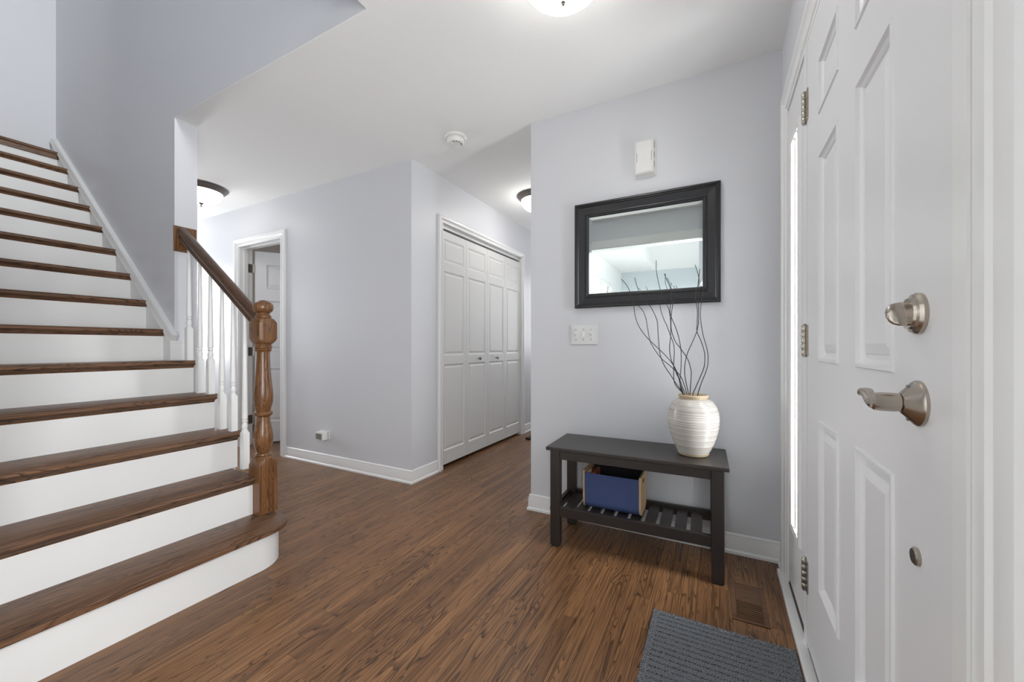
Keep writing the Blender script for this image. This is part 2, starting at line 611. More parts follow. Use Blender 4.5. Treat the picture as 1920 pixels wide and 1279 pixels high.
struct('wall_front', holed(-3.4, YB + 0.12, 0, 4.2, [(0.633, 2.06, -1, 2.06), (-2.85, -1.25, 0.6, 2.1), (-0.95, -0.08, 0.7, 2.1), (-0.02, 9, CEIL + 0.01, 9)], mpXn(XD), 0, 0.13), 'wall', 'blue-grey entrance wall holding the white front door', 'wall')

struct('wall_living_far', box(-1.77, 0.40, -3.32, -3.2, 0, CEIL + 0.02), 'bright_wall', 'far pale blue living room wall', 'wall')
struct('wall_living_left', holed(-3.4, -0.02, 0, 4.2, [(-2.5, -1.35, 1.0, 2.12)], mpXp(-1.65), 0, 0.12), 'trim', 'white living room side wall with a window', 'wall')
struct('wall_room_left', join(box(-5.5, -5.4, 2.365, 4.6, 0, CEIL)), 'tan_room', 'left wall of the room behind the half-open door', 'wall')
struct('wall_room_far', holed(-5.4, -2.75, 0, CEIL, [(-3.9, -2.9, 0.9, 2.1)], mpY(4.5), 0, 0.1), 'tan_room', 'far tan wall of the room behind the half-open door', 'wall')
struct('wall_hall_west', holed(1.284, 2.245, 0, CEIL, [(1.38, 2.15, 0.8, 2.1)], mpXp(-6.2), 0, 0.1), 'wall', 'end wall of the passage behind the staircase with an added window', 'wall')
# the foyer ceiling with the stair void
struct('ceiling', holed(-6.3, 0.40, 0.05, 5.62, [(-4.952, XV, 0.0985, YS + 0.001)], mpZ(CEIL), 0, ZUP - CEIL - 0.003), 'ceiling', 'flat white ceiling over the foyer and halls', 'ceiling')
struct('ceiling_upper', box(-5.4, XD + 0.13, -1.5, YS + 0.119, TOP, TOP + 0.1), 'ceiling', 'upper storey ceiling over the stairwell', 'ceiling')
zs_ = CEIL + 0.478 * 3.18
struct('ceiling_living', ([(-1.04, -3.2, CEIL), (0.4, -3.2, CEIL), (0.4, -0.02, zs_), (-1.04, -0.02, zs_), (-1.04, -3.2, CEIL + 0.1), (0.4, -3.2, CEIL + 0.1), (0.4, -0.02, zs_ + 0.1), (-1.04, -0.02, zs_ + 0.1)],
                          [(0, 1, 2, 3), (4, 5, 6, 7), (0, 1, 5, 4), (1, 2, 6, 5), (2, 3, 7, 6), (3, 0, 4, 7)]), 'ceiling', 'sloped white living room ceiling', 'ceiling')
struct('ceiling_living_low', box(-1.77, -1.04, -3.2, -0.02, CEIL, CEIL + 1.72), 'ceiling', 'low flat white living room ceiling beside the slope', 'ceiling')


# ------------------------------------------------------------------ floor of narrow oak strips
floor = struct('floor', box(-6.3, 0.40, -3.4, 5.62, -0.08, -0.010), 'subfloor', 'dark stained narrow strip oak floor', 'floor')


def vis_area(x0, x1, y0, y1):
    c, s = math.cos(YAW), math.sin(YAW)
    pts = []
    for x, y in ((x0, y0), (x1, y0), (x1, y1), (x0, y1)):
        d, l = -s * x + c * y, c * x + s * y
        if d < 0.25:
            d = 0.25
        pts.append((max(-200, min(2120, 960 + FPX * l / d)), max(0, min(1279, HORIZON + FPX * EYE / d))))
    return abs(sum(pts[i][0] * pts[(i + 1) % 4][1] - pts[(i + 1) % 4][0] * pts[i][1] for i in range(4))) / 2


planks = []
PW = 0.0572
nst = int((0.268 + 5.45) / PW) + 1
for i in range(nst):
    x1 = 0.268 - i * PW
    x0 = x1 - PW
    if x1 < -2.75 and x1 > -5.4:
        segs = [(1.2, 4.5)] if x1 < -2.75 else []
    elif x1 <= -5.4:
        segs = [(1.2, 2.245)]
    elif x1 < -2.1:
        segs = [(0.15, 4.5)]
    else:
        segs = [(-0.02, 5.5)]
    for a, b in segs:
        y = a - random.uniform(0, 1.0)
        while y < b:
            ln = random.choice((0.45, 0.6, 0.8, 1.0, 1.2, 1.45)) * random.uniform(0.85, 1.2)
            p0, p1 = max(y, a), min(y + ln, b)
            if p1 - p0 > 0.05:
                planks.append((vis_area(x0, x1, p0, p1), x0 + 0.0005, x1 - 0.0005, p0 + 0.0004, p1 - 0.0004))
            y += ln
planks.sort(reverse=True)
for a, x0, x1, y0, y1 in planks[:298]:
    obj('plank', box(x0, x1, y0, y1, -0.010, 0.0), 'floor', floor, rnd=random.random(), recalc=False)
V, Fc, Rn = [], [], []
for a, x0, x1, y0, y1 in planks[298:]:
    n = len(V)
    bv, bf = box(x0, x1, y0, y1, -0.010, 0.0)
    V += bv
    Fc += [tuple(k + n for k in f) for f in bf]
    Rn += [random.random()] * 8
o = obj('plank_strip', (V, Fc), 'floor', floor, rnd=Rn, recalc=False)
o['kind'] = 'stuff'
obj('bounce_carpet', box(-1.75, 0.27, -3.2, -0.021, -0.010, 0.0), 'bounce_floor', floor)  # unseen light floor added as a reflector for the foyer ceiling

# ------------------------------------------------------------------ baseboards and casings
BASE = [(0, 0), (0.020, 0), (0.020, 0.012), (0.013, 0.020), (0.012, 0.075), (0.009, 0.084), (0.0095, 0.092), (0.004, 0.098), (0, 0.098)]
CASE = [(0, 0), (0, 0.009), (0.004, 0.013), (0.014, 0.013), (0.018, 0.008), (0.025, 0.008), (0.034, 0.011), (0.046, 0.016), (0.051, 0.021), (0.066, 0.022), (0.078, 0.020), (0.085, 0.012), (0.085, 0)]


def baseboard(name, pts, label, flip=False):
    return struct(name, sweep([(x, y, 0) for x, y in pts], BASE, (0, 0, 1), flip=flip), 'trim', label, 'baseboard', smooth=35)


baseboard('baseboard_back', [(XD, YB), (XH, YB), (XH, 5.5)], 'white baseboard under the mirror wall behind the bench', flip=False)
baseboard('baseboard_left', [(XC, 2.554), (XC, YB), (-3.556, YB)], 'white baseboard round the corner of the grey wall', flip=False)
baseboard('baseboard_hall', [(XC, 5.5), (XC, 4.16)], 'white baseboard past the closet at the hall end', flip=False)
baseboard('baseboard_passage', [(-4.43, YB), (-6.2, YB)], 'white baseboard left of the half-open door', flip=False)
baseboard('baseboard_right', [(XD, 2.137), (XD, YB - 0.01)], 'short white baseboard between the corner and the front door casing', flip=False)


def casing(name, pts, n, label, flip=False, k=1.0):
    return struct(name, sweep(pts, [(a * k, b) for a, b in CASE], n, flip=flip), 'trim', label, 'door trim', smooth=30)


casing('trim_1', [(XD, 0.632, 0.0), (XD, 0.632, 2.056), (XD, 2.050, 2.056), (XD, 2.050, 0.0)], (-1, 0, 0), 'white moulded casing around the front door and sidelight', flip=True)
casing('trim_2', [(XC, 2.614, 0.0), (XC, 2.614, 2.060), (XC, 4.10, 2.060), (XC, 4.10, 0.0)], (1, 0, 0), 'white moulded casing around the bifold closet', flip=False, k=0.68)
casing('trim_3', [(-4.345, YB, 0.0), (-4.345, YB, 2.045), (-3.635, YB, 2.045), (-3.635, YB, 0.0)], (0, -1, 0), 'white moulded casing around the half-open door', flip=False, k=0.9)
HEAD = [(0, 0), (0, 0.012), (0.03, 0.016), (0.075, 0.022), (0.075, 0)]
struct('trim_4', sweep([(-1.62, 0.10, 0.0), (-1.62, 0.10, 2.135), (0.15, 0.10, 2.135), (0.15, 0.10, 0)], HEAD, (0, 1, 0), flip=True), 'trim', 'white casing of the wide living room opening', 'door trim')
struct('trim_12', grid_solid([-1.62, -1.608, 0.138, 0.15], [0.0, 2.123, 2.135], [(-1.608, 0.138, 0.0, 2.123)], lambda u, v, d: (u, -0.02 + d, v), 0, 0.12), 'trim', 'white lining of the wide living room opening', 'door trim')

# ------------------------------------------------------------------ front door with hardware
DX = 0.262
d1 = thing('door_1', (DX, 1.15, 0.0), 'white six-panel front door with satin nickel lever and deadbolt', 'front door', kind='structure')
PCOL = [(0.880, 1.085), (1.222, 1.430)]
PROW = [(0.310, 0.815), (0.985, 1.588), (1.708, 1.867)]
holes = [(a, b, c, d) for a, b in PCOL for c, d in PROW]
obj('door_slab', holed(0.690, 1.608, 0.045, 2.034, holes, mpXn(DX), 0, 0.044), 'door', d1)
PPROF = [(0, 0.0), (0.002, -0.004), (0.008, -0.004), (0.011, 0.003), (0.018, 0.007), (0.020, 0.011), (0.028, 0.011), (0.031, 0.007), (0.050, 0.002)]
for a, b, c, d in holes:
    obj('panel', panel(a, b, c, d, PPROF, mpXn(DX)), 'door', d1)
obj('door_sweep', box(DX + 0.003, DX + 0.04, 0.692, 1.606, 0.028, 0.0448), 'strip', d1)


def hinge(parent, y, z0, z1, x):
    h = obj('hinge', box(x, x + 0.003, y - 0.034, y - 0.004, z0, z1), 'hinge', parent)
    n, k = 5, (z1 - z0) / 5
    for i in range(n):
        obj('knuckle', lathe([(0.0078, 0.0008), (0.0085, 0.002), (0.0085, k - 0.002), (0.0078, k - 0.0008)], x - 0.002, y, 12, z0=z0 + i * k), 'hinge', h, smooth=40)
    obj('hinge_pin', lathe([(0.006, -0.004), (0.0065, 0.0), (0.0065, z1 - z0), (0.004, z1 - z0 + 0.005)], x - 0.002, y, 10, z0=z0), 'hinge', h, smooth=40)
    return h


for z0, z1 in ((0.215, 0.318), (0.998, 1.100), (1.778, 1.879)):
    hinge(d1, 1.6205, z0, z1, DX - 0.0032)
# deadbolt with thumb turn
LY, BZ, LZ = 0.787, 1.078, 0.946
db = obj('deadbolt', lathe([(0.0305, 0.0), (0.0305, -0.005), (0.028, -0.009), (0.024, -0.011), (0.0225, -0.014), (0.0, -0.0145)], LY, BZ, 32, 'X', DX), 'nickel', d1, smooth=30)
R = []
for x, hy_, hz in ((-0.0135, 0.0185, 0.0075), (-0.018, 0.0195, 0.0078), (-0.025, 0.0190, 0.0070), (-0.031, 0.0165, 0.0062), (-0.035, 0.0120, 0.0052), (-0.0375, 0.0060, 0.0030)):
    ring = []
    for i in range(20):
        a = 2 * PI * i / 20
        u, v = hy_ * math.cos(a), hz * math.sin(a)
        t = math.radians(68)
        ring.append((DX + x, LY + u * math.cos(t) - v * math.sin(t), BZ + u * math.sin(t) + v * math.cos(t)))
    R.append(ring)
obj('thumb_turn', rings_loft(R), 'nickel', db, smooth=40)
# lever handle
lv = obj('lever_handle', lathe([(0.0335, 0.0), (0.0335, -0.004), (0.031, -0.007), (0.028, -0.009), (0.0165, -0.020), (0.0130, -0.022)], LY, LZ, 36, 'X', DX), 'nickel', d1, smooth=30)
obj('spindle_barrel', lathe([(0.0120, -0.018), (0.0120, -0.0225), (0.0135, -0.023), (0.0142, -0.030), (0.0142, -0.044), (0.0130, -0.052), (0.010, -0.055), (0.0, -0.055)], LY, LZ, 28, 'X', DX), 'nickel', lv, smooth=35)
R = []
curl = [(0.000, -0.0445, -0.004, 0.0075, 0.0080), (0.008, -0.0475, -0.005, 0.0080, 0.0085), (0.018, -0.0495, -0.001, 0.0065, 0.0080), (0.030, -0.0500, 0.0065, 0.0050, 0.0078), (0.042, -0.0490, 0.0120, 0.0040, 0.0078),
        (0.054, -0.0475, 0.0125, 0.0036, 0.0080), (0.066, -0.0455, 0.0085, 0.0032, 0.0082), (0.075, -0.0440, 0.0035, 0.0030, 0.0075), (0.080, -0.0430, 0.0010, 0.0018, 0.0050)]
for yy, xx, zz, th_, wd in curl:
    R.append([(DX + xx + wd * 1.15 * math.cos(2 * PI * k / 14), LY + yy, LZ + zz + th_ * math.sin(2 * PI * k / 14)) for k in range(14)])
obj('lever_grip', rings_loft(R), 'nickel', lv, smooth=50)
for s in (-1, 1):
    obj('screw', lathe([(0.0042, -0.010), (0.0042, -0.0140), (0.002, -0.0144), (0.0, -0.0144)], LY, LZ + s * 0.0225, 12, 'X', DX), 'knob_dark', lv, smooth=40)
obj('viewer_cap', lathe([(0.013, 0.0), (0.013, -0.004), (0.0105, -0.006), (0.0, -0.006)], 0.793, 0.718, 24, 'X', DX), 'hinge', d1, smooth=30)

# jambs, mullion, sill
struct('trim_5', join(grid_solid([0.634, 0.686, 1.613, 1.662, 2.030, 2.0585], [0.0, 0.02, 2.0375, 2.0585], [(0.686, 1.613, 0.0, 2.0375), (1.662, 2.030, 0.0, 2.0375)], mpXn(DX), 0, 0.13)), 'trim', 'white jambs and mullion of the front door', 'door trim')
struct('trim_6', box(0.236, 0.268, 0.45, 2.135, 0.0, 0.022, 0.003), 'trim', 'white painted sill strip along the foot of the front door', 'door sill')
struct('trim_7', box(0.2685, 0.40, 0.687, 2.03, 0.0, 0.026), 'strip', 'dark brown threshold under the front door', 'door sill')
struct('trim_8', box(DX - 0.004, DX - 0.0002, 0.655, 0.6860, 0.025, 2.036), 'trim', 'white weatherstrip beside the front door latch edge', 'door trim')
# sidelight
w1 = thing('window_1', (DX, 1.85, 0.0), 'narrow white framed glass sidelight beside the front door', 'sidelight', kind='structure')
GH = (1.765, 1.945, 0.300, 1.862)
obj('sidelight_panel', holed(1.6625, 2.0295, 0.045, 2.0365, [GH], mpXn(DX + 0.006), 0, 0.04), 'door', w1)
obj('glazing_bead', sweep([(DX + 0.006, GH[0], GH[2]), (DX + 0.006, GH[1], GH[2]), (DX + 0.006, GH[1], GH[3]), (DX + 0.006, GH[0], GH[3])],
                          [(0.012, 0), (0.010, 0.008), (0.002, 0.010), (-0.006, 0.006), (-0.012, 0.006), (-0.016, -0.006), (0, -0.006)], (-1, 0, 0), closed=True, flip=False), 'trim', w1, smooth=40)
cw = (GH[1] - GH[0]) / 3
for i in range(3):
    obj('glass_pane', box(DX + 0.02, DX + 0.026, GH[0] + i * cw + 0.001, GH[0] + (i + 1) * cw - 0.001, GH[2] + 0.001, GH[3] - 0.001), 'glass', w1)
    if i:
        obj('glass_bar', box(DX + 0.006, DX + 0.032, GH[0] + i * cw - 0.010, GH[0] + i * cw + 0.010, GH[2] + 0.001, GH[3] - 0.001, 0.003), 'trim', w1)
obj('sidelight_sweep', box(DX + 0.008, DX + 0.04, 1.663, 2.029, 0.026, 0.0448), 'strip', w1)

# ------------------------------------------------------------------ bifold closet
d2 = thing('door_2', (XC - 0.03, 3.375, 0.0), 'white four-leaf bifold closet doors with recessed panels', 'closet door', kind='structure')
LX = XC - 0.012
Y0, LW = 2.617, 0.3700
BPROF = [(0, 0.0), (0.003, 0.002), (0.010, 0.0075), (0.020, 0.0075), (0.032, 0.003)]
for i in range(4):
    a, b = Y0 + i * LW + 0.0015, Y0 + (i + 1) * LW - 0.0015
    st = 0.034
    hs = [(a + st, b - st, 0.143, 0.876), (a + st, b - st, 0.951, 1.666), (a + st, b - st, 1.744, 1.940)]
    leaf = obj('door_leaf', holed(a, b, 0.030, 2.005, hs, mpXp(LX), 0, 0.03), 'bifold', d2)
    for h in hs:
        obj('panel', panel(*h, BPROF, mpXp(LX)), 'bifold', leaf)
    if i in (1, 2):
        ky = a + 0.20 if i == 1 else a + 0.17
        obj('knob', lathe([(0.006, 0.0), (0.006, 0.012), (0.013, 0.018), (0.015, 0.024), (0.012, 0.030), (0.0, 0.031)], ky, 0.912, 20, 'X', LX), 'knob_dark', leaf, smooth=40)
obj('track', box(XC - 0.055, XC - 0.020, 2.615, 4.099, 2.030, 2.0595), 'trim', d2)
obj('stop_moulding', sweep([(XC - 0.012, 2.615, 2.0595), (XC - 0.012, 4.099, 2.0595)], [(0, 0), (0, 0.008), (-0.010, 0.008), (-0.014, 0.004), (-0.020, 0.004), (-0.024, 0)], (1, 0, 0), flip=True), 'trim', d2, smooth=30)
struct('trim_9', grid_solid([2.601, 2.614, 4.10, 4.114], [0.0, 2.060, 2.074], [(2.614, 4.10, 0.0, 2.060)], mpXp(XC - 0.001), 0, 0.117), 'trim', 'white jamb lining of the closet opening', 'door trim')

# ------------------------------------------------------------------ half-open inner door
struct('trim_10', grid_solid([-4.36, -4.335, -3.645, -3.62], [0.0, 2.045, 2.065], [(-4.335, -3.645, 0.0, 2.045)], mpY(YB - 0.001), 0, 0.125), 'trim', 'white jamb lining of the half-open door', 'door trim')
jl = bpy.data.objects['trim_10']
for z0 in (0.22, 0.93, 1.80):
    obj('hinge_leaf', box(-4.3349, -4.3325, YB + 0.082, YB + 0.121, z0, z0 + 0.09), 'hinge', jl)
struct('trim_11', grid_solid([-4.335, -4.322, -3.658, -3.645], [0.0, 2.032, 2.045], [(-4.322, -3.658, 0.0, 2.032)], mpY(YB + 0.04), 0, 0.035), 'trim', 'white door stop inside the half-open door jamb', 'door trim')
d3 = thing('door_3', (-4.318, YB + 0.127, 0.0), 'white panelled inner door standing half open', 'inner door', kind='structure', rz=math.radians(52))
mpl = lambda u, v, d: (u, d, v)
hs = [(0.11, 0.32, 1.64, 1.90), (0.40, 0.60, 1.64, 1.90), (0.11, 0.32, 0.98, 1.52), (0.40, 0.60, 0.98, 1.52), (0.11, 0.32, 0.22, 0.80), (0.40, 0.60, 0.22, 0.80)]
slab = obj('door_slab', holed(0.012, 0.70, 0.012, 2.03, hs, mpl, 0, 0.035), 'door', d3, local=True)
for h in hs:
    obj('panel', panel(*h, PPROF, mpl), 'door', d3, local=True)
for z0 in (0.22, 0.93, 1.80):
    hg = obj('hinge', box(0.0, 0.0112, -0.012, 0.02, z0, z0 + 0.09), 'hinge', d3, local=True)
    obj('knuckle', lathe([(0.007, 0.0), (0.007, 0.09)], -0.002, -0.004, 12, z0=z0), 'hinge', hg, smooth=40, local=True)

# ------------------------------------------------------------------ staircase
RISE, RUN, X0, Z0 = 0.191, 0.237, -1.849, -0.011
NOSE = 0.022
zt = lambda k: RISE * k + Z0
xr = lambda k: X0 - RUN * (k - 1)
YN = 0.105                                       # near side of the flight
st = thing('staircase', (-2.4, 0.65, 0.0), 'straight staircase with dark oak treads, white risers and oak newel post', 'staircase')


def tread_profile(xn, xb, z):
    """section through a tread in x,z: bullnose, then a small cove under the nose"""
    T = 0.027
    pts = [(xb, z), (xn - 0.010, z)]
    for i in range(1, 8):
        a = PI / 2 - PI * i / 8
        pts.append((xn - 0.0135 + 0.0135 * math.cos(a), z - T / 2 + T / 2 * math.sin(a)))
    pts += [(xn - 0.012, z - T), (xb, z - T)]
    return pts


def extrude_y(prof, y0, y1):
    n = len(prof)
    V = [(x, y0, z) for x, z in prof] + [(x, y1, z) for x, z in prof]
    Fc = [(i, (i + 1) % n, n + (i + 1) % n, n + i) for i in range(n)]
    return V, Fc + [tuple(range(n)), tuple(reversed(range(n, 2 * n)))]


def cove_profile(x, z):
    pts = [(x, z), (x + 0.014, z)]
    for i in range(1, 5):
        a = PI / 2 * i / 5
        pts.append((x + 0.014 - 0.012 * math.sin(a) * 0.98, z - 0.014 + 0.012 * math.cos(a) * 0.98))
    return pts + [(x, z - 0.016)]


def bull(r_in, front, end, zlo, zhi, back, y0, seg=10, bev=0.0):
    """plan outline with a rounded front corner, extruded; optional rounded edge for the tread"""
    out = [(back, y0), (front, y0)]
    cxx, cyy = front - r_in, end - r_in
    for i in range(seg + 1):
        a = PI / 2 * i / seg
        out.append((cxx + r_in * math.cos(a), cyy + r_in * math.sin(a)))
    out.append((back, end))
    rings = []
    if bev:
        hs_ = [(zlo, bev * 0.7), (zlo + bev * 0.3, bev * 0.15), ((zlo + zhi) / 2, 0), (zhi - bev * 0.3, bev * 0.15), (zhi, bev * 0.7)]
    else:
        hs_ = [(zlo, 0), (zhi, 0)]
    for z, ins in hs_:
        ring = [(back, y0, z), (front - ins, y0, z)]
        for i in range(seg + 1):
            a = PI / 2 * i / seg
            ring.append((cxx + (r_in - ins) * math.cos(a), cyy + (r_in - ins) * math.sin(a), z))
        ring.append((back, end - ins, z))
        rings.append(ring)
    return rings_loft(rings)


obj('riser', bull(0.15, X0, 1.195, 0.0, zt(1) - 0.027, xr(2) - 0.02, YN), 'riser', st, smooth=30)
obj('tread', bull(0.145, X0 + NOSE, 1.222, zt(1) - 0.027, zt(1), xr(2) - 0.02, YN, bev=0.0135), 'tread', st, smooth=40, rnd=0.11)
for k in range(2, 15):
    wallside = k >= 6
    ye = 1.136 if wallside else 1.192
    zb = zt(k - 1)
    obj('riser', box(xr(k) - 0.019, xr(k), YN, ye if k > 2 else 1.146, zb, zt(k) - 0.027), 'riser', st)
    yt = 1.136 if wallside else 1.222
    if k == 2:
        yt = 1.160
    xb = xr(k + 1) - 0.019 if k < 14 else xr(14) - 0.08
    xn = xr(k) + NOSE
    if k == 5:
        t = obj('tread', extrude_y(tread_profile(xn, XE + 0.002, zt(k)), YN, yt), 'tread', st, smooth=40, rnd=k * 0.173)
        obj('tread_board', box(xb, XE + 0.002, YN, 1.136, zt(k) - 0.027, zt(k)), 'tread', t, rnd=k * 0.173)
    elif k == 14:
        t = obj('tread', extrude_y(tread_profile(xn, xb, zt(k)), YN, 1.163), 'tread', st, smooth=40, rnd=0.77)
        obj('landing_fascia', box(xr(14), xr(14) + 0.012, YN, 1.136, zt(k) - 0.062, zt(k) - 0.027), 'tread', t, rnd=0.4)
    else:
        t = obj('tread', extrude_y(tread_profile(xn, xb, zt(k)), YN, yt), 'tread', st, smooth=40, rnd=k * 0.173)
    if k < 14:
        obj('cove_moulding', extrude_y(cove_profile(xr(k), zt(k) - 0.027), YN, ye if k > 2 else 1.146), 'tread', t, smooth=50, rnd=0.3)
    if k in (3, 4, 5):       # moulded return nosing on the open end
        pass
struct('floor_upper', join(grid_solid([-5.3, -5.107, xr(14) - 0.081, -3.9], [-1.4, 0.0985, YS - 0.002], [(-5.3, -5.107, 0.0985, 9), (xr(14) - 0.081, -3.9, 0.0985, 9)], lambda u, v, d: (u, v, ZUP - d), 0, 0.1)), 'tread', 'dark oak floor of the upper landing', 'floor', rnd=0.62)
# closed stringer under the open ends
sv = [(xr(2) - 0.02, 0.0)]
for k in range(2, 6):
    sv += [(xr(k) - 0.019, zt(k - 1) - 0.0275 if k > 2 else 0.0), (xr(k) - 0.019, zt(k) - 0.0275)]
sv += [(XE + 0.0005, zt(5) - 0.0275), (XE + 0.0005, 0.0)]
sv = sv[1:] if sv[0] == sv[1] else sv
obj('side_stringer', ([(x, 1.165, z) for x, z in sv] + [(x, 1.192, z) for x, z in sv],
                      [tuple(range(len(sv))), tuple(reversed(range(len(sv), 2 * len(sv))))] + [(i, (i + 1) % len(sv), len(sv) + (i + 1) % len(sv), len(sv) + i) for i in range(len(sv))]), 'trim', st)
# sloped skirt board with moulded cap on the stair wall
sl = RISE / RUN
skz = lambda x: 1.066 + (-2.946 - x) * 0.8025
sk = [(XE - 0.001, zt(5)), (XE - 0.001, skz(XE - 0.001)), (-5.10, skz(-5.10)), (-5.10, zt(14)), (xr(14), zt(13))]
for k in range(13, 5, -1):
    sk += [(xr(k), zt(k)), (xr(k), zt(k - 1))]
n = len(sk)
obj('skirt_board', ([(x, 1.1365, z) for x, z in sk] + [(x, YS, z) for x, z in sk],
                    [tuple(range(n)), tuple(reversed(range(n, 2 * n)))] + [(i, (i + 1) % n, n + (i + 1) % n, n + i) for i in range(n)]), 'skirt', st)
obj('skirt_cap', sweep([(XE + 0.02, YS, skz(XE + 0.02)), (-5.105, YS, skz(-5.105))], [(-0.040, 0), (-0.040, 0.029), (-0.028, 0.034), (-0.012, 0.034), (0.0, 0.040), (0.006, 0.038), (0.006, 0)], (0, -1, 0), flip=False), 'trim', st, smooth=40)
obj('skirt_end_block', join(box(XE - 0.0005, XE + 0.019, 1.1365, 1.212, zt(5), 1.052), box(XE - 0.0005, XE + 0.023, 1.134, 1.216, 1.0522, 1.062)), 'trim', st)

# newel post
NX, NY = -2.075, 1.187
np_prof = [(zt(1), 0.0455, 1), (0.425, 0.0455, 1), (0.445, 0.0455, 0.8), (0.458, 0.044, 0.5), (0.463, 0.040, 0.42), (0.468, 0.034, 0), (0.474, 0.038, 0), (0.480, 0.036, 0), (0.484, 0.027, 0), (0.496, 0.032, 0), (0.520, 0.041, 0), (0.550, 0.0455, 0), (0.580, 0.044, 0),
           (0.615, 0.037, 0), (0.645, 0.032, 0), (0.668, 0.0305, 0), (0.672, 0.036, 0), (0.678, 0.0425, 0), (0.686, 0.0435, 0), (0.693, 0.040, 0), (0.697, 0.033, 0), (0.712, 0.036, 0), (0.735, 0.0425, 0), (0.762, 0.0455, 0), (0.80, 0.0435, 0),
           (0.86, 0.037, 0), (0.93, 0.0315, 0), (0.98, 0.0295, 0), (1.000, 0.0300, 0), (1.006, 0.036, 0), (1.012, 0.039, 0), (1.017, 0.036, 0), (1.021, 0.040, 0), (1.027, 0.041, 0), (1.033, 0.037, 0), (1.040, 0.038, 0),
           (1.044, 0.0395, 0.42), (1.048, 0.0440, 0.52), (1.056, 0.0453, 0.75), (1.070, 0.0455, 0.97), (1.148, 0.0455, 0.97), (1.162, 0.0453, 0.75), (1.170, 0.0440, 0.52), (1.174, 0.0395, 0.42), (1.177, 0.036, 0), (1.183, 0.037, 0), (1.189, 0.034, 0), (1.195, 0.029, 0), (1.201, 0.030, 0)]
nw = obj('newel_post', turned(np_prof, NX, NY, 32), 'newel', st, smooth=32, rnd=0.37)
obj('ball_finial', turned([(1.201, 0.028, 0), (1.206, 0.036, 0), (1.214, 0.043, 0), (1.227, 0.0465, 0), (1.241, 0.045, 0), (1.252, 0.038, 0), (1.258, 0.030, 0), (1.261, 0.022, 0), (1.264, 0.020, 0), (1.267, 0.010, 0), (1.268, 0.002, 0)], NX, NY, 32), 'newel', nw, smooth=40, rnd=0.55)
# balusters
RZ = lambda x: 1.695 + (-2.90 - x) * 0.695      # centre line of the hand rail
BPOS = [(-2.857, 5), (-2.727, 4), (-2.608, 4), (-2.484, 3), (-2.371, 3), (-2.256, 2)]
for x, k in BPOS:
    z = zt(k)
    ztop = RZ(x) - 0.030
    pr = [(z, 0.0162, 1), (z + 0.192, 0.0162, 1), (z + 0.205, 0.0135, 0.45), (z + 0.212, 0.0115, 0), (z + 0.222, 0.0145, 0), (z + 0.236, 0.0140, 0), (z + 0.246, 0.0105, 0), (z + 0.250, 0.0105, 0), (z + 0.253, 0.0140, 0), (z + 0.258, 0.0140, 0),
          (z + 0.261, 0.0112, 0), (z + 0.266, 0.0112, 0), (z + 0.269, 0.0140, 0), (z + 0.276, 0.0140, 0), (z + 0.290, 0.0138, 0), (ztop - 0.03, 0.0085, 0), (ztop, 0.0082, 0)]
    obj('baluster', turned(pr, x, 1.194, 16), 'baluster', st, smooth=35)
# hand rail, section perpendicular to its slope
RS = [(-0.030, 0.004), (-0.029, 0.016), (-0.020, 0.028), (-0.008, 0.033), (0.008, 0.033), (0.020, 0.028), (0.029, 0.016), (0.030, 0.004), (0.025, -0.006), (0.021, -0.012), (0.024, -0.018), (0.024, -0.030), (-0.024, -0.030), (-0.024, -0.018), (-0.021, -0.012), (-0.025, -0.006)]
cs = math.atan(0.695)
R = []
rcx = (XE + NX) / 2
for x in (XE + 0.018, NX - 0.040):
    ring = []
    for a, b in RS:
        dx, dz = x - rcx, RZ(x) + b / math.cos(cs) - RZ(rcx)
        ring.append((dx * math.cos(cs) - dz * math.sin(cs), a, dx * math.sin(cs) + dz * math.cos(cs)))
    R.append(ring)
hr = obj('hand_rail', rings_loft(R), 'rail', st, smooth=40, rnd=0.21, local=True)
hr.location = Vector((rcx, 1.200, RZ(rcx))) - st.location
hr.rotation_euler = (0, cs, 0)
rx = XE + 0.0005
obj('rosette', rings_loft([[(rx + d, 1.2165 + sy * (0.0585 - i), 1.696 + sz * (0.0785 - i)) for sy, sz in ((-1, -1), (1, -1), (1, 1), (-1, 1))] for d, i in ((0, 0), (0.010, 0), (0.013, 0.004), (0.013, 0.010), (0.0155, 0.012), (0.0155, 0.016), (0.018, 0.018))]), 'newel', st, rnd=0.83)

# ------------------------------------------------------------------ ceiling lamps
def lamp(name, x, y, which, label, z=CEIL, group='flush ceiling lamps'):
    t = thing(name, (x, y, z), label, 'ceiling lamp', group)
    obj('lamp_ring', lathe([(0.190, 0.0), (0.196, -0.004), (0.196, -0.010), (0.188, -0.016), (0.184, -0.024), (0.168, -0.034), (0.160, -0.046), (0.152, -0.048), (0.148, -0.040), (0.10, -0.02)], x, y, 48, z0=z, cap1=False), 'bronze', t, smooth=25)
    pr = [(0.158 * math.cos(a) ** 0.75 if a < PI / 2 - 0.01 else 0.002, -0.044 - 0.098 * math.sin(a)) for a in [PI / 2 * i / 10 for i in range(11)]]
    obj('glass_bowl', lathe(pr, x, y, 40, z0=z, cap0=False), 'lampglass_' + which, t, smooth=60)
    obj('finial', lathe([(0.022, -0.139), (0.020, -0.144), (0.010, -0.150), (0.005, -0.156), (0.008, -0.162), (0.008, -0.166), (0.004, -0.170), (0.005, -0.174), (0.0, -0.177)], x, y, 16, z0=z), 'bronze', t, smooth=40)
    return t


